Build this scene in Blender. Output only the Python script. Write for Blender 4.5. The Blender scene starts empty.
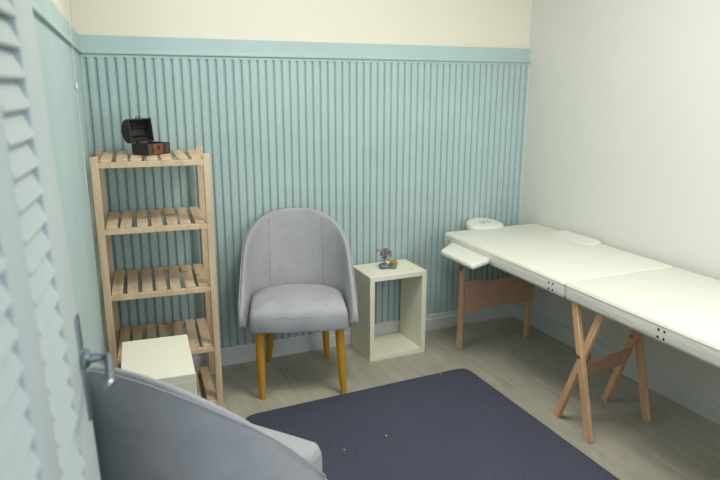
import bpy, bmesh, math, random
from mathutils import Vector, Matrix
random.seed(7)
PI = math.pi
SC = bpy.context.scene
COL = SC.collection
R = math.radians

# ------------------------------------------------------------------ helpers
def lin(c):
    c = c / 255.0
    return c / 12.92 if c <= 0.04045 else ((c + 0.055) / 1.055) ** 2.4
def rgb(r, g, b): return (lin(r), lin(g), lin(b), 1.0)

def link(o, parent=None):
    COL.objects.link(o)
    if parent is not None: o.parent = parent
    return o
def obj(name, bm, mat, parent=None, smooth=40, loc=None, rot=None, fixn=True):
    me = bpy.data.meshes.new(name)
    if fixn: bmesh.ops.recalc_face_normals(bm, faces=bm.faces[:])
    bm.to_mesh(me); bm.free()
    if smooth:
        for p in me.polygons: p.use_smooth = True
        me.set_sharp_from_angle(angle=R(smooth))
    me.materials.append(mat)
    o = bpy.data.objects.new(name, me)
    if loc: o.location = loc
    if rot: o.rotation_euler = rot
    return link(o, parent)
def tag(o, label, cat, group=None):
    o['label'] = label; o['category'] = cat
    if group: o['group'] = group
    return o
def thing(name, label, cat, loc=(0, 0, 0), rz=0, group=None):
    o = bpy.data.objects.new(name, None); link(o)
    o.empty_display_size = 0.05
    o.location = loc; o.rotation_euler = (0, 0, rz)
    return tag(o, label, cat, group)
def struct(o):
    o['kind'] = 'structure'; return o

def box(bm, x0, x1, y0, y1, z0, z1, bev=0.0, seg=2, M=None):
    r = bmesh.ops.create_cube(bm, size=1.0)
    vs = r['verts']
    S = Matrix.Translation(((x0+x1)/2, (y0+y1)/2, (z0+z1)/2)) @ Matrix.Diagonal((x1-x0, y1-y0, z1-z0, 1))
    bmesh.ops.transform(bm, matrix=S, verts=vs)
    if bev > 0:
        es = list({e for v in vs for e in v.link_edges})
        rr = bmesh.ops.bevel(bm, geom=es, offset=bev, segments=seg, profile=0.5, affect='EDGES')
        vs = list(set(rr['verts']) | {v for v in vs if v.is_valid})
        vs = list({v for f in rr['faces'] for v in f.verts} | {v for v in vs if v.is_valid})
    if M is not None: bmesh.ops.transform(bm, matrix=M, verts=[v for v in vs if v.is_valid])
    return vs
def beam(bm, a, b, w, d, ref=(1, 0, 0), bev=0.002):
    """rectangular bar from a to b: w along ref, d across"""
    a = Vector(a); b = Vector(b); t = (b-a).normalized()
    ref = Vector(ref); x = (ref - t*ref.dot(t)).normalized(); y = t.cross(x)
    L = (b-a).length
    M = Matrix((x, y, t)).transposed().to_4x4(); M.translation = a
    box(bm, -w/2, w/2, -d/2, d/2, 0, L, bev, 1, M)
def tube(bm, pts, rad, n=10, cap=True):
    pts = [Vector(p) for p in pts]
    rs = rad if isinstance(rad, (list, tuple)) else [rad]*len(pts)
    rings = []
    up = None
    for i, p in enumerate(pts):
        t = (pts[min(i+1, len(pts)-1)] - pts[max(i-1, 0)]).normalized()
        if up is None:
            up = t.orthogonal().normalized()
        up = (up - t*up.dot(t)).normalized(); sd = t.cross(up)
        rings.append([bm.verts.new(p + (up*math.cos(2*PI*k/n) + sd*math.sin(2*PI*k/n))*rs[i]) for k in range(n)])
    for a, b in zip(rings, rings[1:]):
        for k in range(n): bm.faces.new((a[k], a[(k+1) % n], b[(k+1) % n], b[k]))
    if cap:
        bm.faces.new(rings[0][::-1]); bm.faces.new(rings[-1])
def lathe(bm, prof, n=20, M=None):
    """prof: list of (r, z)"""
    rings = []
    for r, z in prof:
        rings.append([bm.verts.new((r*math.cos(2*PI*k/n), r*math.sin(2*PI*k/n), z)) for k in range(n)])
    for a, b in zip(rings, rings[1:]):
        for k in range(n): bm.faces.new((a[k], a[(k+1) % n], b[(k+1) % n], b[k]))
    bm.faces.new(rings[0][::-1]); bm.faces.new(rings[-1])
    if M is not None: bmesh.ops.transform(bm, matrix=M, verts=[v for r in rings for v in r])
def prism(bm, poly, z0, z1, bev=0.0, seg=3, M=None):
    """poly in xy, extruded in z; bevel rounds all edges"""
    lo = [bm.verts.new((x, y, z0)) for x, y in poly]; hi = [bm.verts.new((x, y, z1)) for x, y in poly]
    n = len(poly); fs = [bm.faces.new(lo[::-1]), bm.faces.new(hi)]
    for k in range(n): fs.append(bm.faces.new((lo[k], lo[(k+1) % n], hi[(k+1) % n], hi[k])))
    vs = set(lo + hi)
    if bev > 0:
        es = list(set(fs[0].edges) | set(fs[1].edges))
        rr = bmesh.ops.bevel(bm, geom=es, offset=bev, segments=seg, profile=0.5, affect='EDGES')
        vs = {v for v in vs if v.is_valid} | set(rr['verts']) | {v for f in rr['faces'] for v in f.verts}
    if M is not None: bmesh.ops.transform(bm, matrix=M, verts=list(vs))
def pad(bm, poly, z0, z1, r, M=None, seg=5, dome=0.0):
    '''cushion: a convex outline with its top and bottom edges rolled over by r'''
    n = len(poly); area2 = sum(poly[k-1][0]*poly[k][1]-poly[k][0]*poly[k-1][1] for k in range(n))
    sg = 1 if area2 > 0 else -1
    nrm = []
    for k in range(n):
        a = poly[k-1]; b = poly[(k+1) % n]; tx, ty = b[0]-a[0], b[1]-a[1]; L = math.hypot(tx, ty)
        nrm.append((-ty/L*sg, tx/L*sg))
    cx = sum(p[0] for p in poly)/n; cy = sum(p[1] for p in poly)/n
    lev = []
    for k in range(seg+1):
        a = PI/2*k/seg; lev.append((r*(1-math.sin(a)), z0+r*(1-math.cos(a)), 1.0))
    for k in range(seg+1):
        a = PI/2*k/seg; lev.append((r*(1-math.cos(a)), z1-r+r*math.sin(a), 1.0))
    if dome: lev += [(r, z1+dome*0.6, 0.75), (r, z1+dome, 0.35)]
    rings = [[bm.verts.new((cx+(x+nx*i-cx)*q, cy+(y+ny*i-cy)*q, z)) for (x, y), (nx, ny) in zip(poly, nrm)] for i, z, q in lev]
    for a, b in zip(rings, rings[1:]):
        for k in range(n): bm.faces.new((a[k], a[(k+1) % n], b[(k+1) % n], b[k]))
    bm.faces.new(rings[0][::-1]); bm.faces.new(rings[-1])
    if M is not None: bmesh.ops.transform(bm, matrix=M, verts=[v for q in rings for v in q])
def rounded_poly(pts, r, n=6):
    """round the corners of a polygon"""
    out = []; N = len(pts)
    for i in range(N):
        p = Vector(pts[i]); a = Vector(pts[i-1]); b = Vector(pts[(i+1) % N])
        da = (a-p).normalized(); db = (b-p).normalized()
        s = p + da*r; e = p + db*r
        for k in range(n+1):
            t = k/n
            q = s*(1-t)**2 + p*2*t*(1-t) + e*t*t
            out.append((q.x, q.y))
    return out

# ------------------------------------------------------------------ materials
class NT:
    def __init__(s, name, rough=0.6, spec=0.3):
        s.m = bpy.data.materials.new(name); s.m.use_nodes = True
        s.t = s.m.node_tree; s.b = s.t.nodes['Principled BSDF']
        s.b.inputs['Roughness'].default_value = rough
        s.b.inputs['Specular IOR Level'].default_value = spec
    def n(s, typ, **kw):
        nd = s.t.nodes.new(typ)
        for k, v in kw.items():
            if k in nd.inputs.keys() if hasattr(nd.inputs, 'keys') else False: nd.inputs[k].default_value = v
            else: setattr(nd, k, v)
        return nd
    def l(s, a, b): s.t.links.new(a, b)
    def coord(s, scale=(1, 1, 1), rnd=False, rot=(0, 0, 0), space='Object'):
        tc = s.n('ShaderNodeTexCoord'); mp = s.n('ShaderNodeMapping')
        mp.inputs['Scale'].default_value = scale; mp.inputs['Rotation'].default_value = rot
        s.l(tc.outputs[space], mp.inputs['Vector'])
        if rnd:
            oi = s.n('ShaderNodeObjectInfo'); ml = s.n('ShaderNodeVectorMath', operation='SCALE')
            cb = s.n('ShaderNodeCombineXYZ')
            for k in range(3): s.l(oi.outputs['Random'], cb.inputs[k])
            s.l(cb.outputs[0], ml.inputs[0]); ml.inputs['Scale'].default_value = 37.0
            s.l(ml.outputs[0], mp.inputs['Location'])
        return mp.outputs[0]
    def noise(s, vec, scale, detail=3, rough=0.55, dist=0.0):
        nd = s.n('ShaderNodeTexNoise'); nd.inputs['Scale'].default_value = scale
        nd.inputs['Detail'].default_value = detail; nd.inputs['Roughness'].default_value = rough
        nd.inputs['Distortion'].default_value = dist
        s.l(vec, nd.inputs['Vector']); return nd.outputs['Fac']
    def ramp(s, fac, stops):
        cr = s.n('ShaderNodeValToRGB'); e = cr.color_ramp.elements
        while len(e) < len(stops): e.new(0.5)
        for k, (p, c) in enumerate(stops): e[k].position = p; e[k].color = c
        s.l(fac, cr.inputs['Fac']); return cr.outputs['Color']
    def mix(s, fac, a, b, mode='MIX'):
        mx = s.n('ShaderNodeMix', data_type='RGBA', blend_type=mode)
        if isinstance(fac, float): mx.inputs[0].default_value = fac
        else: s.l(fac, mx.inputs[0])
        for v, i in ((a, 6), (b, 7)):
            if isinstance(v, tuple): mx.inputs[i].default_value = v
            else: s.l(v, mx.inputs[i])
        return mx.outputs[2]
    def col(s, c):
        if isinstance(c, tuple): s.b.inputs['Base Color'].default_value = c
        else: s.l(c, s.b.inputs['Base Color'])
    def bump(s, h, strength=0.2, dist=0.002):
        b = s.n('ShaderNodeBump'); b.inputs['Strength'].default_value = strength; b.inputs['Distance'].default_value = dist
        s.l(h, b.inputs['Height']); s.l(b.outputs[0], s.b.inputs['Normal'])

def paint(name, c, rough=0.55, spec=0.25, var=6, scale=2.5, bump=0.05):
    m = NT(name, rough, spec); v = m.coord()
    f = m.noise(v, scale, 4)
    lo = rgb(*[max(0, k-var) for k in c]); hi = rgb(*[min(255, k+var) for k in c])
    m.col(m.ramp(f, [(0.3, lo), (0.7, hi)]))
    if bump: m.bump(m.noise(v, 140, 2), bump, 0.001)
    return m.m

def wood(name, light, dark, scale=(30, 30, 2.2), knots=0.0, rough=0.55):
    m = NT(name, rough, 0.25); v = m.coord(scale, rnd=True)
    f = m.noise(v, 1.0, 5, 0.6, 0.6)
    c = m.ramp(f, [(0.3, rgb(*dark)), (0.62, rgb(*light))])
    if knots > 0:
        v2 = m.coord(tuple(q*0.62 for q in (16, 16, 5)), rnd=True)
        k = m.noise(v2, 1.0, 2, 0.5, 0.4)
        kc = m.ramp(k, [(0.74-knots*0.1, (0, 0, 0, 1)), (0.78-knots*0.1, (1, 1, 1, 1))])
        c = m.mix(kc, c, rgb(132, 88, 52))
    m.col(c); m.bump(f, 0.15, 0.001)
    return m.m

M = {}
M['wall'] = paint('cream_wall_paint', (224, 217, 201), 0.7, 0.15, 2, 1.2)
M['wall_r'] = paint('pale_grey_green_wall_paint', (217, 216, 208), 0.7, 0.15, 2, 1.2)
M['ceiling'] = paint('ceiling_paint', (232, 230, 222), 0.8, 0.1, 2)
M['teal'] = paint('teal_paint', (171, 190, 188), 0.5, 0.25, 4, 3.0)
M['teal_band'] = paint('teal_band_paint', (172, 192, 190), 0.5, 0.25, 4, 3.0)
M['base'] = paint('white_skirting_paint', (206, 207, 206), 0.45, 0.3, 3)
M['door'] = paint('white_door_paint', (190, 197, 195), 0.45, 0.3, 4, 3.0)
M['cream_lam'] = paint('cream_laminate', (233, 228, 208), 0.45, 0.3, 2, 2.0, 0.02)
M['vinyl'] = paint('white_vinyl', (222, 221, 209), 0.42, 0.35, 2, 3.0, 0.0)
nt = NT('x'); bpy.data.materials.remove(nt.m)
q = NT.__new__(NT); q.m = M['vinyl']; q.t = q.m.node_tree; q.b = q.t.nodes['Principled BSDF']
q.bump(q.noise(q.coord((14, 5, 30)), 1.0, 3, 0.5, 1.2), 0.35, 0.006)
M['mdf'] = paint('brown_fibreboard', (188, 154, 130), 0.7, 0.15, 6, 60)
M['pine'] = wood('pale_pine', (218, 194, 164), (196, 168, 136), knots=0.0)
M['pine_slat'] = wood('knotty_pine', (217, 193, 163), (192, 162, 130), (34, 2.4, 34), knots=0.6)
M['beech'] = wood('reddish_beech', (216, 174, 136), (200, 154, 118))
M['mustard'] = wood('mustard_stained_wood', (194, 144, 44), (180, 130, 32), (60, 60, 3))
M['chest_dark'] = paint('dark_embossed_leather', (52, 48, 46), 0.5, 0.35, 12, 60, 0.4)
M['chest_in'] = paint('black_lining', (44, 42, 44), 0.8, 0.1, 5, 40)
M['chest_brown'] = paint('brown_leather', (128, 76, 46), 0.5, 0.3, 14, 60, 0.3)
M['chest_strap'] = paint('tan_edge_leather', (84, 70, 56), 0.6, 0.3, 10, 70, 0.2)
M['bronze'] = NT('aged_bronze', 0.4, 0.5).m
bb = M['bronze'].node_tree.nodes['Principled BSDF']; bb.inputs['Metallic'].default_value = 0.9; bb.inputs['Base Color'].default_value = rgb(84, 74, 62)
M['chrome'] = NT('brushed_steel', 0.28, 0.5).m
bb = M['chrome'].node_tree.nodes['Principled BSDF']; bb.inputs['Metallic'].default_value = 1.0; bb.inputs['Base Color'].default_value = rgb(146, 152, 158)
M['rivet'] = paint('dark_rivet', (34, 34, 44), 0.35, 0.5, 2)
M['print'] = paint('grey_print', (124, 130, 146), 0.6, 0.2, 6, 200)
M['seam'] = paint('grey_seam_thread', (140, 142, 152), 0.8, 0.1, 4, 80)
M['vseam'] = paint('vinyl_seam', (150, 158, 158), 0.6, 0.2, 2)
M['bead'] = paint('white_plastic_bead', (208, 212, 212), 0.4, 0.4, 2)
M['leaf'] = paint('amethyst_chip', (118, 92, 128), 0.25, 0.5, 26, 120, 0)
M['twig'] = paint('bronze_wire', (146, 122, 108), 0.4, 0.4, 8, 100)

m = NT('grey_velvet', 0.85, 0.12); v = m.coord(rnd=True)
f1 = m.noise(v, 7, 4, 0.6, 0.8); f2 = m.noise(v, 420, 2)
c = m.ramp(f1, [(0.3, rgb(160, 158, 163)), (0.7, rgb(177, 175, 178))])
m.col(m.mix(0.06, c, m.ramp(f2, [(0.3, rgb(90, 90, 100)), (0.7, rgb(200, 200, 206))])))
m.b.inputs['Sheen Weight'].default_value = 0.25; m.b.inputs['Sheen Roughness'].default_value = 0.4
m.bump(f2, 0.25, 0.001); M['velvet'] = m.m

m = NT('slate_carpet', 0.95, 0.05); v = m.coord()
f1 = m.noise(v, 5, 3); f2 = m.noise(v, 260, 3); f3 = m.noise(v, 22, 1, 0.3)
c = m.mix(0.5, m.ramp(f1, [(0.3, rgb(74, 75, 90)), (0.7, rgb(80, 81, 96))]), m.ramp(f2, [(0.3, rgb(60, 61, 76)), (0.7, rgb(96, 97, 112))]))
f4 = m.noise(v, 46, 0, 0.0); sp = m.ramp(f4, [(0.885, (0, 0, 0, 1)), (0.90, (1, 1, 1, 1))])
m.col(m.mix(sp, c, rgb(170, 168, 168))); m.bump(f2, 0.6, 0.003); M['carpet'] = m.m

m = NT('oak_laminate', 0.42, 0.3)
v = m.coord((1, 1, 1), rot=(0, 0, PI/2))
br = m.n('ShaderNodeTexBrick'); br.offset = 0.37; br.squash = 1.0
br.inputs['Color1'].default_value = (0.2, 0.2, 0.2, 1); br.inputs['Color2'].default_value = (0.8, 0.8, 0.8, 1)
br.inputs['Mortar'].default_value = (0, 0, 0, 1)
br.inputs['Scale'].default_value = 1.0; br.inputs['Brick Width'].default_value = 1.2; br.inputs['Row Height'].default_value = 0.155
br.inputs['Mortar Size'].default_value = 0.0016; br.inputs['Mortar Smooth'].default_value = 0.1; br.inputs['Bias'].default_value = 0.0
m.l(v, br.inputs['Vector'])
sx = m.n('ShaderNodeVectorMath', operation='MULTIPLY_ADD')
m.l(br.outputs['Color'], sx.inputs[0]); sx.inputs[1].default_value = (9, 9, 9)
v2 = m.coord((9, 0.9, 1)); m.l(v2, sx.inputs[2])
g1 = m.noise(sx.outputs[0], 1.0, 5, 0.62, 1.4); g2 = m.noise(sx.outputs[0], 3.6, 4, 0.6, 0.4)
c = m.ramp(g1, [(0.3, rgb(152, 146, 129)), (0.5, rgb(173, 165, 145)), (0.72, rgb(188, 179, 157))])
c = m.mix(0.28, c, m.ramp(g2, [(0.35, rgb(126, 124, 116)), (0.65, rgb(196, 188, 172))]))
c = m.mix(0.22, c, m.ramp(br.outputs['Color'], [(0.2, rgb(152, 148, 136)), (0.8, rgb(180, 174, 160))]))
g3 = m.noise(m.coord((2.2, 1.6, 1)), 1.6, 4, 0.6, 1.8)
c = m.mix(0.30, c, m.ramp(g3, [(0.35, rgb(138, 142, 138)), (0.65, rgb(182, 174, 158))]))
c = m.mix(br.outputs['Fac'], c, rgb(146, 141, 130))
m.col(c); M['floor'] = m.m

def gem(name, cols, rough=0.25):
    m = NT(name, rough, 0.5); v = m.coord(); f = m.noise(v, 60, 4, 0.6, 1.0)
    m.col(m.ramp(f, [(0.25+0.5*k/(len(cols)-1), rgb(*c)) for k, c in enumerate(cols)])); return m.m
M['rock'] = gem('silver_black_rock', [(46, 48, 66), (104, 108, 124), (160, 162, 170)], 0.4)
M['amber'] = gem('tiger_eye_stone', [(110, 70, 22), (176, 122, 40), (196, 150, 70)])
M['jade'] = gem('green_teal_stone', [(46, 88, 88), (84, 132, 126), (120, 160, 150)])

# ------------------------------------------------------------------ room
W = 2.326; ZB = 0.0927; ZP = 1.4985; ZT2 = 1.5003; ZT1 = 1.5725; ZC = 2.36
SKW = 0.056; SK = math.atan(SKW)          # the left wall opens outward a little
FRONT = -2.56
bm = bmesh.new(); box(bm, -0.6, W+0.12, -3.7, 0.12, -0.1, 0.0); struct(obj('floor', bm, M['floor'], smooth=0))
bm = bmesh.new(); box(bm, -0.6, W+0.12, -2.70, 0.12, ZC, ZC+0.1); struct(obj('ceiling', bm, M['ceiling'], smooth=0))
bm = bmesh.new(); box(bm, -0.2, W+0.12, 0.0, 0.12, 0.0, ZC); struct(obj('wall_back', bm, M['wall'], smooth=0))
bm = bmesh.new(); box(bm, W, W+0.12, -2.70, 0.0, 0.0, ZC); struct(obj('wall_right', bm, M['wall_r'], smooth=0))
Lx = -SKW*1.70
LL = 1.70/math.cos(SK); lrot = (0, 0, PI/2 - SK); lloc = (Lx, -1.70, 0)
bm = bmesh.new(); box(bm, 0, LL, 0, 0.12, 0, ZC); struct(obj('wall_left', bm, M['wall'], smooth=0, loc=lloc, rot=lrot))
bm = bmesh.new(); box(bm, -0.36, Lx-0.115, -1.76, -1.64, 0, ZC); box(bm, -0.48, -0.36, -2.70, -1.64, 0, ZC)
struct(obj('wall_left', bm, M['wall'], smooth=0))
bm = bmesh.new()
box(bm, -0.36, -0.125, -2.66, FRONT, 0, ZC); box(bm, 0.80, W, -2.66, FRONT, 0, ZC); box(bm, -0.125, 0.80, -2.66, FRONT, 2.08, ZC)
struct(obj('wall_front', bm, M['wall'], smooth=0))

def slat_panel(name, length, grooves, dep=0.0125):
    """vertical grooved boards: profile across x, extruded in z; room side is -y"""
    bm = bmesh.new(); pr = []
    F = -0.0145; D = F+dep; hw = 0.0060
    pr.append((0.0, F))
    for g in sorted(grooves):
        if g-hw-0.006 < 0 or g+hw+0.006 > length: continue
        pr += [(g-hw-0.004, F), (g-hw-0.001, F+0.04*dep), (g-hw+0.0005, F+0.2*dep), (g-0.0030, D), (g+0.0030, D), (g+hw-0.0005, F+0.32*dep), (g+hw+0.002, F+0.10*dep), (g+hw+0.007, F)]
    pr.append((length, F))
    z0, z1 = ZB-0.004, ZP-0.014
    lo = [bm.verts.new((x, y, z0)) for x, y in pr]; hi = [bm.verts.new((x, y, z1)) for x, y in pr]
    for k in range(len(pr)-1): bm.faces.new((lo[k], lo[k+1], hi[k+1], hi[k]))
    # close the board behind the profile
    bl = [bm.verts.new((x, -0.0002, z0)) for x in (0.0, length)]; bh = [bm.verts.new((x, -0.0002, z1)) for x in (0.0, length)]
    bm.faces.new((bl[1], bl[0], bh[0], bh[1])); bm.faces.new((bl[0], lo[0], hi[0], bh[0])); bm.faces.new((lo[-1], bl[1], bh[1], hi[-1]))
    bm.faces.new(hi + [bh[1], bh[0]]); bm.faces.new(lo[::-1] + [bl[0], bl[1]])
    # backing, ends and the flat top strip
    box(bm, 0, length, -0.0120, 0.0, z1+0.0002, ZP+0.002)
    return bm
bm = slat_panel('p', W, [0.032+0.03855*k for k in range(60)])
struct(obj('trim_1', bm, M['teal'], smooth=30, fixn=False))
def rail_band(length):
    bm = bmesh.new()
    box(bm, 0, length, -0.0155, 0, ZT2, ZT1, 0.0015, 1)
    # moulding lip along the bottom of the band
    prof = [(-0.015, ZT2+0.018), (-0.0185, ZT2+0.014), (-0.0215, ZT2+0.008), (-0.0225, ZT2+0.002), (-0.0215, ZT2-0.001), (-0.012, ZT2-0.001), (-0.012, ZT2+0.018)]
    a = [bm.verts.new((0, y, z)) for y, z in prof]; b = [bm.verts.new((length, y, z)) for y, z in prof]
    n = len(prof)
    for k in range(n): bm.faces.new((a[k], a[(k+1) % n], b[(k+1) % n], b[k]))
    bm.faces.new(a); bm.faces.new(b)
    return bm
struct(obj('trim_2', rail_band(W), M['teal_band'], smooth=30))
bm = slat_panel('p', LL, [LL-0.03-0.03855*k for k in range(43)], 0.0012)
struct(obj('trim_3', bm, M['teal'], smooth=0, fixn=False, loc=lloc, rot=lrot))
struct(obj('trim_4', rail_band(LL), M['teal_band'], smooth=30, loc=lloc, rot=lrot))
def skirting(length):
    bm = bmesh.new()
    prof = [(0, 0), (-0.022, 0), (-0.022, ZB-0.030), (-0.0205, ZB-0.027), (-0.0175, ZB-0.025), (-0.0175, ZB-0.004), (-0.0155, ZB), (0, ZB)]
    a = [bm.verts.new((0, y, z)) for y, z in prof]; b = [bm.verts.new((length, y, z)) for y, z in prof]
    n = len(prof)
    for k in range(n): bm.faces.new((a[k], a[(k+1) % n], b[(k+1) % n], b[k]))
    bm.faces.new(a); bm.faces.new(b)
    return bm
struct(obj('baseboard_back', skirting(W), M['base'], smooth=20))
struct(obj('baseboard_left', skirting(LL), M['base'], smooth=20, loc=lloc, rot=lrot))
struct(obj('baseboard_right', skirting(2.56), M['base'], smooth=20, loc=(W, 0, 0), rot=(0, 0, -PI/2)))
bm = bmesh.new(); box(bm, W-0.006, W, -0.016, -0.0, ZB, ZT1-0.002, 0.002, 1)
struct(obj('trim_5', bm, M['base']))

# ------------------------------------------------------------------ louvred door
door = struct(bpy.data.objects.new('door_1', None)); link(door)
TL = R(1.6); DA = R(7)
door.location = (-0.048+0.95*math.tan(TL)*math.cos(DA), -1.89, 0.012)
door.rotation_euler = (Matrix.Rotation(-DA, 3, 'Z') @ Matrix.Rotation(-TL, 3, 'Y')).to_euler()
T = 0.034; ST = 0.128; CW = 0.145; MID = 0.092; DW = 2*ST+2*CW+MID; DH = 2.03
bm = bmesh.new(); bv = 0.003
box(bm, -T, 0, -ST, 0, 0, DH, bv); box(bm, -T, 0, -DW, -DW+ST, 0, DH, bv)
box(bm, -T, 0, -ST-CW-MID, -ST-CW, 0.16, DH-0.11, bv)
box(bm, -T, -0.0005, -DW+ST-0.002, -ST+0.002, 0, 0.17, bv); box(bm, -T, -0.0005, -DW+ST-0.002, -ST+0.002, DH-0.12, DH, bv)
obj('frame', bm, M['door'], door)
for y1 in (-ST, -ST-CW-MID):
    bm = bmesh.new(); pitch = 0.0375; z = 0.17
    while z < DH-0.13:
        # a sloping slat, its lower edge proud of the frame and shading the slat below
        Mx = Matrix.Translation((-0.0098, (y1-CW/2), z+0.016)) @ Matrix.Rotation(R(-22), 4, 'Y')
        box(bm, -0.004, 0.004, -CW/2-0.001, CW/2+0.001, -0.0245, 0.0245, 0.002, 1, Mx)
        z += pitch
    box(bm, -T+0.002, -T+0.006, y1-CW-0.001, y1+0.001, 0.165, DH-0.115)
    obj('louver_panel', bm, M['door'], door)
hz = 0.925
han = bmesh.new(); box(han, -0.001, 0.004, -0.034, -0.006, 0.818, 0.998, 0.0022, 2)
plate = obj('handle_plate', han, M['chrome'], door)
bm = bmesh.new()
path = []
for k in range(5): path.append((0.003+0.026*k/4, -0.022, hz))
for k in range(1, 8):
    a = R(90*k/7); path.append((0.029+0.014*math.sin(a), -0.022-0.014*(1-math.cos(a)), hz))
for k in range(1, 9): path.append((0.043+0.001*k, -0.036-0.074*k/8, hz-0.008*k/8))
for k in range(1, 4): path.append((0.051-0.002*k, -0.110-0.004*k, hz-0.008))
rs = [0.0100, 0.0098, 0.0092, 0.0086, 0.0080] + [0.0075]*7 + [0.0070]*8 + [0.0068, 0.0060, 0.0045]
tube(bm, path, rs, 12)
lathe(bm, [(0.017, 0), (0.017, 0.006), (0.013, 0.010)], 20, Matrix.Translation((0.003, -0.022, hz)) @ Matrix.Rotation(PI/2, 4, 'Y'))
lev = obj('handle', bm, M['chrome'], door)
# ------------------------------------------------------------------ carpet
bm = bmesh.new()
pl = rounded_poly([(0.503, -0.563), (1.632, -0.535), (1.617, -2.35), (0.503, -2.35)], 0.05)
prism(bm, pl, 0.0005, 0.009, 0.003, 2)
tag(obj('rug', bm, M['carpet']), 'large dark slate rug with rounded corners on the wood floor', 'rug')

# ------------------------------------------------------------------ tub chairs
ZS0, ZS1 = 0.328, 0.425
CP = {}
def shell_path(n=28):
    """plan of the tub: straight arms then a half ellipse behind; returns (x, y, nx, ny)"""
    A, B, yf, ym = CP['A'], CP['B'], CP['yf'], -0.01
    pts = []
    ns = 7
    for k in range(ns): pts.append((-A, yf+(ym-yf)*k/ns))
    for k in range(n+1):
        a = PI - PI*k/n
        e = 0.92
        cx, sy = math.cos(a), max(0.0, math.sin(a))
        pts.append((A*math.copysign(abs(cx)**e, cx), ym+B*sy**e))
    for k in range(ns-1, -1, -1): pts.append((A, yf+(ym-yf)*k/ns))
    out = []
    for i, p in enumerate(pts):
        a = pts[max(i-1, 0)]; b = pts[min(i+1, len(pts)-1)]
        tx, ty = b[0]-a[0], b[1]-a[1]; L = math.hypot(tx, ty)
        nx, ny = ty/L, -tx/L
        if nx*p[0]+ny*(p[1]+0.1) > 0: nx, ny = -nx, -ny
        out.append((p[0], p[1], nx, ny))
    return out
SP = []
def rim_z(y):
    yb = CP['B']-0.01
    t = min(1, max(0, (yb-y)/(yb-CP['yf'])))
    return CP['zt'] - CP['drop']*t**CP['p']
def lean(x, y, z):
    """the back reclines and closes in slightly with height"""
    h = max(0, (z-ZS0)/0.455)
    return x*(1-CP['tap']*h), y + CP['rec']*h*max(0, min(1, (y+0.05)/0.2))
TH = 0.044
def shell_pt(i, f, inner, off=0.0):
    x, y, nx, ny = SP[i]
    zr = rim_z(y); z = ZS0 + (zr-ZS0)*f
    th = (TH*(1-CP['thin']*f) if inner else 0.0) - off*(1 if not inner else -1)
    px, py = x+nx*th, y+ny*th
    px, py = lean(px, py, z)
    return Vector((px, py, z))
def chair_shell():
    bm = bmesh.new(); rings = []
    fs = [0.0, 0.03, 0.25, 0.5, 0.75, 0.93]
    for i in range(len(SP)):
        r = [shell_pt(i, f, False) for f in fs]
        x, y, nx, ny = SP[i]; zr = rim_z(y)
        a = shell_pt(i, 1.0, False); b = shell_pt(i, 1.0, True)
        r += [a*0.85+b*0.15 + Vector((0, 0, -0.001)), (a+b)/2 + Vector((0, 0, 0.006)), a*0.15+b*0.85 + Vector((0, 0, -0.001))]
        r += [shell_pt(i, f, True) for f in reversed(fs)]
        rings.append([bm.verts.new(p) for p in r])
    n = len(rings[0])
    for a, b in zip(rings, rings[1:]):
        for k in range(n): bm.faces.new((a[k], a[(k+1) % n], b[(k+1) % n], b[k]))
    bm.faces.new(rings[0]); bm.faces.new(rings[-1][::-1])
    return bm
def chair_seat():
    bm = bmesh.new()
    # D-shaped outline
    out = []
    A, B = CP['A']-0.054, 0.171; yf, ym = -0.254, -0.02
    n = 22
    for k in range(n+1):
        a = PI*k/n; out.append((A*math.copysign(abs(math.cos(a))**0.9, math.cos(a)), ym+B*math.sin(a)**0.9))
    left = [(-A-0.001, ym-0.07), (-A-0.001, yf+0.02), (-A+0.016, yf)]
    mid = [(-0.1, yf-0.005), (0, yf-0.007), (0.1, yf-0.005)]
    right = [(A-0.016, yf), (A+0.001, yf+0.02), (A+0.001, ym-0.07)]
    out += left + mid + right
    rings = []
    cx, cy = 0.0, -0.05
    for s, z in ((0.0, 0), (0.985, 0), (1.0, 0.006), (1.0, 0.052), (0.994, 0.067), (0.978, 0.080), (0.95, 0.089), (0.90, 0.096), (0.7, 0.110), (0.35, 0.117)):
        if s == 0.0: continue
        rings.append([bm.verts.new((cx+(x-cx)*s, cy+(y-cy)*s, ZS0+z)) for x, y in out])
    N = len(out)
    for a, b in zip(rings, rings[1:]):
        for k in range(N): bm.faces.new((a[k], a[(k+1) % N], b[(k+1) % N], b[k]))
    bm.faces.new(rings[0][::-1]); bm.faces.new(rings[-1])
    return bm, out, (cx, cy)
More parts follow.
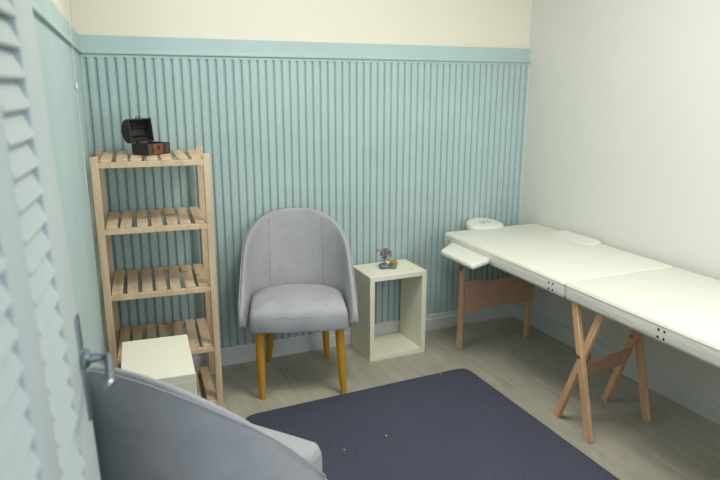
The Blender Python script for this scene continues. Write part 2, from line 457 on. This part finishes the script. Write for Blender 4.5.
def make_chair(label, loc, rz, **kw):
    global SP
    CP.update(kw); SP = shell_path()
    t = thing('tub_chair', label, 'chair', loc, rz, None)
    o = obj('backrest', chair_shell(), M['velvet'], t, smooth=180)
    md = o.modifiers.new('sub', 'SUBSURF'); md.levels = 1; md.render_levels = 2
    bm = bmesh.new()
    tube(bm, [shell_pt(i, 0.985, False, 0.0005)+Vector((0, 0, 0.002)) for i in range(1, len(SP)-1)], 0.0024, 6)
    obj('piping', bm, M['velvet'], o)
    for tgt in (-0.138, 0.138):
        i = min((k for k in range(len(SP)) if SP[k][1] > 0.05), key=lambda k: abs(SP[k][0]-tgt))
        bm = bmesh.new()
        tube(bm, [shell_pt(i, f, True, 0.0002) for f in [0.05+0.9*q/14 for q in range(15)]], 0.0016, 6)
        obj('seam', bm, M['seam'], o)
    bm, outl, (cx, cy) = chair_seat()
    s = obj('seat', bm, M['velvet'], t, smooth=60)
    bm = bmesh.new()
    tube(bm, [(cx+(x-cx)*0.992, cy+(y-cy)*0.992, ZS0+0.068) for x, y in outl[22:]+outl[:1]], 0.0013, 6)
    obj('piping', bm, M['velvet'], s)
    for lx, ly, bx, by in ((-0.176, -0.198, -0.170, -0.220), (0.178, -0.198, 0.196, -0.220), (-0.130, 0.158, -0.148, 0.182), (0.130, 0.158, 0.148, 0.182)):
        bm = bmesh.new(); n = 9
        pts = [(lx+(bx-lx)*k/n, ly+(by-ly)*k/n, 0.345*(1-k/n)) for k in range(n+1)]
        tube(bm, pts, [0.0205, 0.0205, 0.020, 0.0195, 0.019, 0.018, 0.0172, 0.0160, 0.0140, 0.0115], 16)
        obj('leg', bm, M['mustard'], t)
    return t
ch1 = make_chair('grey velvet tub chair with mustard wooden legs facing out from the panelled wall', (0.850, -0.272, 0), R(-17), A=0.268, B=0.205, yf=-0.200, zt=0.784, drop=0.405, p=1.20, thin=0.5, tap=0.10, rec=0.036)
ch1['group'] = 'grey velvet tub chairs'
ch2 = make_chair('grey velvet tub chair in the foreground seen from behind, beside the louvred door', (0.178, -1.507, 0), R(130.7), A=0.279, B=0.209, yf=-0.187, zt=0.782, drop=0.424, p=1.0, thin=0.32, tap=0.105, rec=0.022)
ch2['group'] = 'grey velvet tub chairs'

# ------------------------------------------------------------------ box tables
def box_table(label, loc, rz, w, d, h, th=0.025):
    t = thing('box_table', label, 'table', loc, rz)
    bm = bmesh.new(); box(bm, -w/2, w/2, -d/2, d/2, h-th, h, 0.0012, 1); obj('top_panel', bm, M['cream_lam'], t)
    bm = bmesh.new(); box(bm, -w/2+th, w/2-th, -d/2, d/2, 0, th, 0.0012, 1); obj('bottom_panel', bm, M['cream_lam'], t)
    for s in (-1, 1):
        bm = bmesh.new(); box(bm, min(s*w/2, s*(w/2-th)), max(s*w/2, s*(w/2-th)), -d/2, d/2, 0, h-th, 0.0012, 1)
        obj('side_panel', bm, M['cream_lam'], t)
    return t
box_table('cream open-fronted box side table with crystals on top', (1.3865, -0.156, 0), 0, 0.321, 0.240, 0.45)['group'] = 'cream box tables'
box_table('cream box side table between the pine shelf and the foreground chair', (0.154, -0.818, 0), R(-4.5+90), 0.355, 0.232, 0.45)['group'] = 'cream box tables'

# ------------------------------------------------------------------ pine shelving unit
sh = thing('shelving_unit', 'pale pine slatted shelving unit of five tiers against the teal panelling', 'shelf', (0.243, -0.230, 0), R(-5.0))
HW, HD, PW, PH = 0.222, 0.178, 0.028, 1.106
for sx in (-1, 1):
    for sy in (-1, 1):
        bm = bmesh.new(); x = sx*(HW-PW/2); y = sy*(HD-PW/2)
        box(bm, x-PW/2, x+PW/2, y-PW/2, y+PW/2, 0, PH, 0.0015, 1); obj('post', bm, M['pine'], sh)
for zt in (1.084, 0.824, 0.553, 0.283, 0.032):
    bm = bmesh.new(); rnd = random.Random(int(zt*1000))
    for k in range(7):
        xc = -HW+PW+0.024 + k*(2*HW-2*PW-0.048)/6
        dx = rnd.uniform(-0.003, 0.003); a = rnd.uniform(-0.015, 0.015)
        yf = -HD+0.010+rnd.uniform(-0.002, 0.004); yb = HD-0.012
        Mx = Matrix.Translation((xc+dx, 0, zt)) @ Matrix.Rotation(a, 4, 'Z')
        box(bm, -0.0205, 0.0205, yf, yb, 0.0, 0.010, 0.0012, 1, Mx)
    shelf = obj('shelf', bm, M['pine_slat'], sh)
    for sy in (-1, 1):
        bm = bmesh.new(); y = sy*(HD-0.013)
        box(bm, -HW+PW-0.0005, HW-PW+0.0005, y-0.011, y+0.011, zt-0.022, zt-0.0002, 0.0012, 1)
        obj('rail', bm, M['pine_rail'] if 'pine_rail' in M else M['pine'], shelf)

# ------------------------------------------------------------------ little open chest on the shelf
cz = 1.0942
cA = R(35); cW, cD, cH = 0.150, 0.106, 0.050
cn = thing('treasure_chest', 'small dark leather treasure chest with open lid on top of the pine shelf', 'box', (0, 0, cz))
# local axes: X along the front from its near corner, Y from the front towards the hinge
Mc = Matrix.Translation((0.226, -0.300, cz)) @ Matrix.Rotation(R(38), 4, 'Z') @ Matrix.Diagonal((0.82, 0.84, 0.92, 1))
cn.matrix_world = Mc
def hollow(bm, x0, x1, y0, y1, z0, z1, t):
    box(bm, x0, x1, y0, y0+t, z0, z1, 0.001, 1); box(bm, x0, x1, y1-t, y1, z0, z1, 0.001, 1)
    box(bm, x0, x0+t, y0+t, y1-t, z0, z1); box(bm, x1-t, x1, y0+t, y1-t, z0, z1)
    box(bm, x0+t, x1-t, y0+t, y1-t, z0, z0+t)
bm = bmesh.new(); hollow(bm, 0, cW, 0, cD, 0, cH, 0.006); base = obj('base', bm, M['chest_dark'], cn)
bm = bmesh.new(); box(bm, 0.036, 0.100, -0.0022, 0.001, 0.003, cH-0.002, 0.0008, 1); obj('leather_panel', bm, M['chest_brown'], base)
for x0 in (0.004, 0.118):
    bm = bmesh.new(); box(bm, x0, x0+0.022, -0.0018, 0.001, 0.003, cH-0.003, 0.0006, 1); obj('strap', bm, M['chest_strap'], base)
bm = bmesh.new(); box(bm, 0.060, 0.076, -0.006, -0.001, 0.026, 0.042, 0.002, 2); box(bm, 0.065, 0.071, -0.008, -0.003, 0.020, 0.030, 0.0015, 1); obj('latch', bm, M['bronze'], cn)
# lid: barrel vault, built closed above the hinge line and then turned open
bm = bmesh.new(); n = 12; t = 0.006
def arch(r0, h): return [(cD/2 - (cD/2-r0)*math.cos(PI*k/n), 0.012+(h-r0)*math.sin(PI*k/n)) for k in range(n+1)]
oo = [(0, 0)]+arch(0, 0.046)+[(cD, 0)]; ii = [(t, 0)]+arch(t, 0.046)+[(cD-t, 0)]
def ring(x, pr): return [bm.verts.new((x, y, z)) for y, z in pr]
o0, o1, i0, i1 = ring(0, oo), ring(cW, oo), ring(t, ii), ring(cW-t, ii)
for k in range(len(oo)-1):
    bm.faces.new((o0[k], o0[k+1], o1[k+1], o1[k])); bm.faces.new((i0[k], i1[k], i1[k+1], i0[k+1]))
bm.faces.new(o0); bm.faces.new(o1[::-1]); bm.faces.new(i0[::-1]); bm.faces.new(i1)
bm.faces.new((o0[0], o1[0], i1[0], i0[0])); bm.faces.new((o0[-1], i0[-1], i1[-1], o1[-1]))
bm.faces.new((o0[0], i0[0], i0[-1], o0[-1])); bm.faces.new((o1[0], o1[-1], i1[-1], i1[0]))
lidM = Matrix.Translation((0, cD-0.001, cH+0.001)) @ Matrix.Rotation(R(-97), 4, 'X') @ Matrix.Translation((0, -cD, 0))
bmesh.ops.transform(bm, matrix=lidM, verts=bm.verts[:])
lid = obj('lid', bm, M['chest_dark'], cn, smooth=35)
bm = bmesh.new()
for zz in (0.036, 0.074):
    box(bm, t+0.002, cW-t-0.002, zz-0.003, zz+0.003, 0.036, 0.042)
bmesh.ops.transform(bm, matrix=lidM, verts=bm.verts[:])
obj('lining_rib', bm, M['chest_in'], lid)
for x0 in (0.030, 0.110):
    bm = bmesh.new(); box(bm, x0, x0+0.012, cD-0.012, cD+0.003, cH-0.004, cH+0.010, 0.001, 1); obj('hinge', bm, M['bronze'], cn)
bm = bmesh.new(); box(bm, 0.062, 0.086, -0.003, 0.002, 0.002, 0.016, 0.001, 1); tube(bm, [(0.058, -0.004, 0.010), (0.064, -0.009, 0.010), (0.084, -0.009, 0.010), (0.090, -0.004, 0.010)], 0.002, 8)
bmesh.ops.transform(bm, matrix=lidM, verts=bm.verts[:])
obj('clasp', bm, M['bronze'], lid)

# ------------------------------------------------------------------ crystals on the box table
zt = 0.45
def pebble(bm, rx, ry, rz_, seed, amp=0.12, sub=3):
    r = bmesh.ops.create_icosphere(bm, subdivisions=sub, radius=1.0); rn = random.Random(seed)
    ds = [(Vector((rn.uniform(-1, 1), rn.uniform(-1, 1), rn.uniform(-1, 1))).normalized(), rn.uniform(0.70, 0.92)) for _ in range(9)]
    for v in r['verts']:
        p = v.co.copy()
        for d, k in ds:
            q = p.dot(d)
            if q > k: p -= d*(q-k)*0.8
        v.co = Vector((p.x*rx, p.y*ry, p.z*rz_))
    zmin = min(v.co.z for v in r['verts'])
    for v in r['verts']:
        v.co.z = max(v.co.z, zmin*0.72)
    z0 = min(v.co.z for v in r['verts'])
    bmesh.ops.translate(bm, vec=(0, 0, -z0), verts=r['verts'])
gt = thing('crystal_tree', 'tiny purple amethyst bead tree rooted in a grey rock on the box table', 'ornament', (1.362, -0.150, zt))
bm = bmesh.new(); pebble(bm, 0.024, 0.019, 0.014, 3); obj('rock', bm, M['rock'], gt, smooth=30)
bm = bmesh.new(); lf = bmesh.new(); rn = random.Random(5)
tube(bm, [(0.002, 0, 0.018), (0.003, 0, 0.030), (0.004, 0.001, 0.040)], [0.003, 0.0024, 0.002], 6)
for k in range(20):
    a = 2*PI*k/20*2.4; rr = rn.uniform(0.010, 0.030); zz = rn.uniform(0.036, 0.078)
    e = Vector((0.004+rr*math.cos(a), rr*0.8*math.sin(a), zz))
    tube(bm, [(0.003, 0, 0.032), (0.003+(e.x-0.003)*0.4, e.y*0.4, 0.034+(zz-0.034)*0.6), e], 0.0008, 5)
    for q in range(4):
        c = e + Vector((rn.uniform(-1, 1), rn.uniform(-1, 1), rn.uniform(-1, 1)))*0.0045
        r = bmesh.ops.create_icosphere(lf, subdivisions=1, radius=rn.uniform(0.0022, 0.0036)); bmesh.ops.translate(lf, vec=c, verts=r['verts'])
obj('branches', bm, M['twig'], gt); o = obj('beads', lf, M['leaf'], gt)
gt.scale = (1.3, 1.3, 1.3)
bm = bmesh.new(); pebble(bm, 0.026, 0.022, 0.0205, 11)
tag(obj('tiger_eye_stone', bm, M['amber'], loc=(1.424, -0.130, zt)), 'polished amber brown pebble on the box table', 'stone')
bm = bmesh.new(); pebble(bm, 0.020, 0.014, 0.0135, 17)
tag(obj('teal_stone', bm, M['jade'], loc=(1.402, -0.176, zt)), 'small green teal pebble in front of the amber one', 'stone')

# ------------------------------------------------------------------ massage table
mt = thing('massage_table', 'white vinyl folding massage table on reddish wooden legs along the right wall', 'massage table', (2.020, -0.158, 0), R(-1.5))
HWT = 0.301; ZTT = 0.613; SEC = 0.955
def section(y0, y1):
    bm = bmesh.new()
    # wooden box with padded, softly domed top
    nx, ny = 14, 20; x0, x1 = -HWT, HWT; rr = 0.026
    box(bm, x0, x1, y1, y0, ZTT-0.074, ZTT, 0.016, 4)
    return bm
for k, (ya, yb) in enumerate(((0, -SEC), (-SEC-0.003, -2*SEC-0.003))):
    s = obj('padded_top', section(ya, yb), M['vinyl'], mt, smooth=60)
    bm = bmesh.new(); ins = 0.004
    zz = ZTT-0.013
    lp = rounded_poly([(-HWT-0.0003, ya+0.0003), (HWT+0.0003, ya+0.0003), (HWT+0.0003, yb-0.0003), (-HWT-0.0003, yb-0.0003)], 0.014)
    tube(bm, [(x, y, zz) for x, y in lp]+[(lp[0][0], lp[0][1], zz)], 0.0016, 6, False)
    obj('piping', bm, M['vinyl'], s)
    for cy in ((-SEC+0.090,) if k == 0 else (-SEC-0.468,)):
        for dy in (0, 0.024):
            for dz in (0, 0.026):
                bm = bmesh.new()
                lathe(bm, [(0.0045, 0), (0.0042, 0.0015), (0.002, 0.0024)], 12, Matrix.Translation((-HWT, cy-dy, ZTT-0.055+dz)) @ Matrix.Rotation(-PI/2, 4, 'Y'))
                obj('rivet', bm, M['rivet'], s)
xl, xr = -0.282, 0.152
# end legs with the notched board (the far end repeats them)
for yl, ytop in ((-0.168, -0.168), (-1.760, -1.760)):
    for x in (xl, xr):
        bm = bmesh.new(); beam(bm, (x, yl, 0), (x, ytop, ZTT-0.070), 0.022, 0.029, bev=0.003); obj('leg', bm, M['beech'], mt)
    bm = bmesh.new()
    P = [(xl+0.008, 0.388), (xl+0.112, 0.388), (xl+0.128, 0.374), (xl+0.150, 0.372), (xl+0.330, 0.382), (xr+0.014, 0.382), (xr+0.014, 0.222), (xr-0.092, 0.216), (xr-0.108, 0.230), (xl+0.140, 0.226), (xl+0.108, 0.208), (xl+0.008, 0.206)]
    Mx = Matrix.Translation((0, yl-0.012, 0)) @ Matrix.Rotation(PI/2, 4, 'X')
    prism(bm, P, 0.006, 0.012, 0, 1, Mx)
    obj('end_panel', bm, M['mdf'], mt)
# scissor legs under the fold
tops = ZTT-0.070
xf = 0.028
for x, sgn, oy, bx, bt in ((xl+0.018, -1, -0.036, -0.012, -1.100), (xf+0.016, 1, -0.006, 0.0, -1.078)):
    bm = bmesh.new(); beam(bm, (x+sgn*0.013, -1.108+oy, 0), (x+sgn*0.013, -0.966+oy, tops), 0.022, 0.032, bev=0.003); obj('leg', bm, M['beech'], mt)
    bm = bmesh.new(); beam(bm, (x-sgn*0.013+bx, -0.898+oy, 0), (x-sgn*0.013+bx, bt+oy, tops), 0.022, 0.032, bev=0.003); obj('leg', bm, M['beech'], mt)
    bm = bmesh.new()
    ff = 0.21/(0.142+abs(bt)-0.898); zc_ = ff*tops; yc = -1.108+0.142*ff+oy
    lathe(bm, [(0.008, -0.028), (0.009, -0.026), (0.006, -0.024), (0.006, 0.028), (0.009, 0.028), (0.008, 0.031)], 14, Matrix.Translation((x, yc, zc_)) @ Matrix.Rotation(PI/2, 4, 'Y'))
    obj('bolt', bm, M['chrome'], mt)
bm = bmesh.new()
nrm = Vector((0, -0.227, tops)).normalized()
beam(bm, (xl+0.034, -1.045, 0.262), (xf-0.012, -1.015, 0.262), 0.092, 0.010, ref=tuple(nrm), bev=0.002)
obj('cross_bar', bm, M['mdf'], mt)
# arm rests: near one hangs beside the top, far one is folded up against the wall
bm = bmesh.new()
pg = rounded_poly([(-0.304, -0.095), (-0.302, -0.450), (-0.450, -0.520), (-0.450, -0.220)], 0.028)
pad(bm, pg, 0.554, 0.580, 0.011, dome=0.003)
ar = obj('armrest', bm, M['vinyl'], mt, smooth=60)
bm = bmesh.new()
tube(bm, [(xl-0.004, -0.172, 0.455), (xl-0.02, -0.20, 0.475), (xl-0.045, -0.245, 0.522), (xl-0.06, -0.270, 0.549)], 0.0055, 10)
lathe(bm, [(0.010, 0), (0.010, 0.012), (0.007, 0.014)], 14, Matrix.Translation((xl-0.008, -0.172, 0.452)) @ Matrix.Rotation(-PI/2, 4, 'Y'))
obj('strut', bm, M['chrome'], ar)
bm = bmesh.new()
pad(bm, rounded_poly([(-0.15, -0.053), (0.15, -0.053), (0.15, 0.053), (-0.15, 0.053)], 0.042), -0.014, 0.014, 0.012,
    Matrix.Translation((HWT-0.056, -0.385, ZTT-0.006)) @ Matrix.Rotation(PI/2, 4, 'Z') @ Matrix.Rotation(R(-8), 4, 'X') @ Matrix.Rotation(0, 4, 'Z'))
obj('armrest', bm, M['vinyl'], mt, smooth=60)
# face cradle at the head end
bm = bmesh.new()
op = []
for k in range(25):
    a = 2*PI*k/25; op.append((0.108*math.cos(a), 0.125*math.sin(a)*(1 if math.sin(a) > 0 else 0.5)))
ip = []
for k in range(17):
    a = -R(20) + R(220)*k/16; ip.append((0.052*math.cos(a), 0.004+0.045*math.sin(a)))
hM = Matrix.Translation((-0.018, 0.028, 0.592)) @ Matrix.Rotation(R(8), 4, 'X')
pad(bm, op, -0.012, 0.036, 0.018, hM, dome=0.004)
hd = obj('headrest', bm, M['vinyl'], mt, smooth=60)
def flourish(bm, s, Mx):
    """a sprig of curled leaves"""
    for a, r, l in ((20, 0.2, 1.0), (70, 0.1, 0.9), (115, 0.15, 1.0), (160, 0.25, 0.8), (-30, 0.2, 0.8), (200, 0.3, 0.7)):
        pts = []
        for k in range(9):
            t = k/8; pts.append((t*l, 0.30*math.sin(t*PI)*0.5+0.25*t*t))
        for k in range(8):
            w0 = 0.10*math.sin(PI*min(1, k/8+0.05)); w1 = 0.10*math.sin(PI*min(1, (k+1)/8))
            q = [(pts[k][0], pts[k][1]-w0), (pts[k+1][0], pts[k+1][1]-w1), (pts[k+1][0], pts[k+1][1]+w1), (pts[k][0], pts[k][1]+w0)]
            c, sn = math.cos(R(a)), math.sin(R(a))
            q = [((x+r)*c-y*sn, (x+r)*sn+y*c) for x, y in q]
            vs = [bm.verts.new(Mx @ Vector((x*s, y*s, 0))) for x, y in q]
            try: bm.faces.new(vs)
            except ValueError: pass
bm = bmesh.new(); flourish(bm, 0.036, hM @ Matrix.Translation((0.0, 0.012, 0.0403)))
ob = obj('emblem', bm, M['print'], hd, smooth=0)
bm = bmesh.new(); flourish(bm, 0.020, Matrix.Translation((-HWT-0.0006, -0.050, ZTT-0.034)) @ Matrix.Rotation(-PI/2, 4, 'Y') @ Matrix.Rotation(PI/2, 4, 'Z'))
obj('emblem', bm, M['print'], mt, smooth=0)

# ------------------------------------------------------------------ blind chain by the left wall
cx, cy = -0.0135, -0.62
bc = thing('blind_chain', 'thin white beaded blind chain hanging in front of the left wall corner', 'chain', (cx, cy, 0))
bm = bmesh.new(); z = 1.02
while z < 2.26:
    r = bmesh.ops.create_icosphere(bm, subdivisions=1, radius=0.0023); bmesh.ops.translate(bm, vec=(0, 0, z), verts=r['verts']); z += 0.0062
tube(bm, [(0, 0, 1.02), (0, 0, 2.262)], 0.0007, 5)
obj('chain', bm, M['bead'], bc)
bm = bmesh.new(); lathe(bm, [(0.002, 1.355), (0.0048, 1.358), (0.0048, 1.372), (0.002, 1.376)], 12); obj('connector', bm, M['bead'], bc)
bm = bmesh.new(); box(bm, -0.024, 0.010, -0.02, 0.02, 2.255, 2.30, 0.004, 2); obj('bracket', bm, M['bead'], bc)

# ------------------------------------------------------------------ camera and light
cam = bpy.data.cameras.new('camera'); co = bpy.data.objects.new('camera', cam); link(co)
F, PIT, ROL, YAW = 624.2471, 0.2408, 0.0021, 0.4178
cam.sensor_fit = 'HORIZONTAL'; cam.sensor_width = 36.0; cam.lens = F*36.0/720.0; cam.clip_start = 0.02
fw = Vector((math.sin(YAW)*math.cos(PIT), math.cos(YAW)*math.cos(PIT), -math.sin(PIT)))
rt = Vector((math.cos(YAW), -math.sin(YAW), 0)); up = rt.cross(fw)
r2 = rt*math.cos(ROL)+up*math.sin(ROL); u2 = -rt*math.sin(ROL)+up*math.cos(ROL)
Mw = Matrix((r2, u2, -fw)).transposed().to_4x4(); Mw.translation = (-0.0172, -2.949, 1.3665)
co.matrix_world = Mw
cam.dof.use_dof = True; cam.dof.focus_distance = 2.9; cam.dof.aperture_fstop = 4.0
SC.camera = co

def area(name, loc, size, power, color, rot=(0, 0, 0), shape='DISK', sy=None):
    l = bpy.data.lights.new(name, 'AREA'); l.shape = shape; l.size = size
    if sy: l.size_y = sy
    l.energy = power; l.color = color
    o = bpy.data.objects.new(name, l); link(o); o.location = loc; o.rotation_euler = rot; return o
area('ceiling_lamp', (1.10, -1.35, 2.30), 0.7, 25, (1.0, 0.965, 0.87))
area('window_daylight', (0.03, -0.95, 1.98), 0.9, 9, (0.74, 0.88, 1.0), (0, R(-72), 0), 'RECTANGLE', 0.55)
area('front_cool_fill', (1.85, -2.54, 1.20), 0.9, 12, (0.74, 0.88, 1.0), (R(90), 0, 0), 'RECTANGLE', 1.0)  # added cool fill, no window here: lifts camera-facing surfaces and the space under the table
w = bpy.data.worlds.new('world'); SC.world = w; w.use_nodes = True
bg = w.node_tree.nodes['Background']; bg.inputs['Color'].default_value = (0.68, 0.85, 1.0, 1); bg.inputs['Strength'].default_value = 1.3

SC.view_settings.view_transform = 'Standard'; SC.view_settings.look = 'None'
SC.view_settings.exposure = 0.0; SC.view_settings.gamma = 1.0; SC.view_settings.use_curve_mapping = False
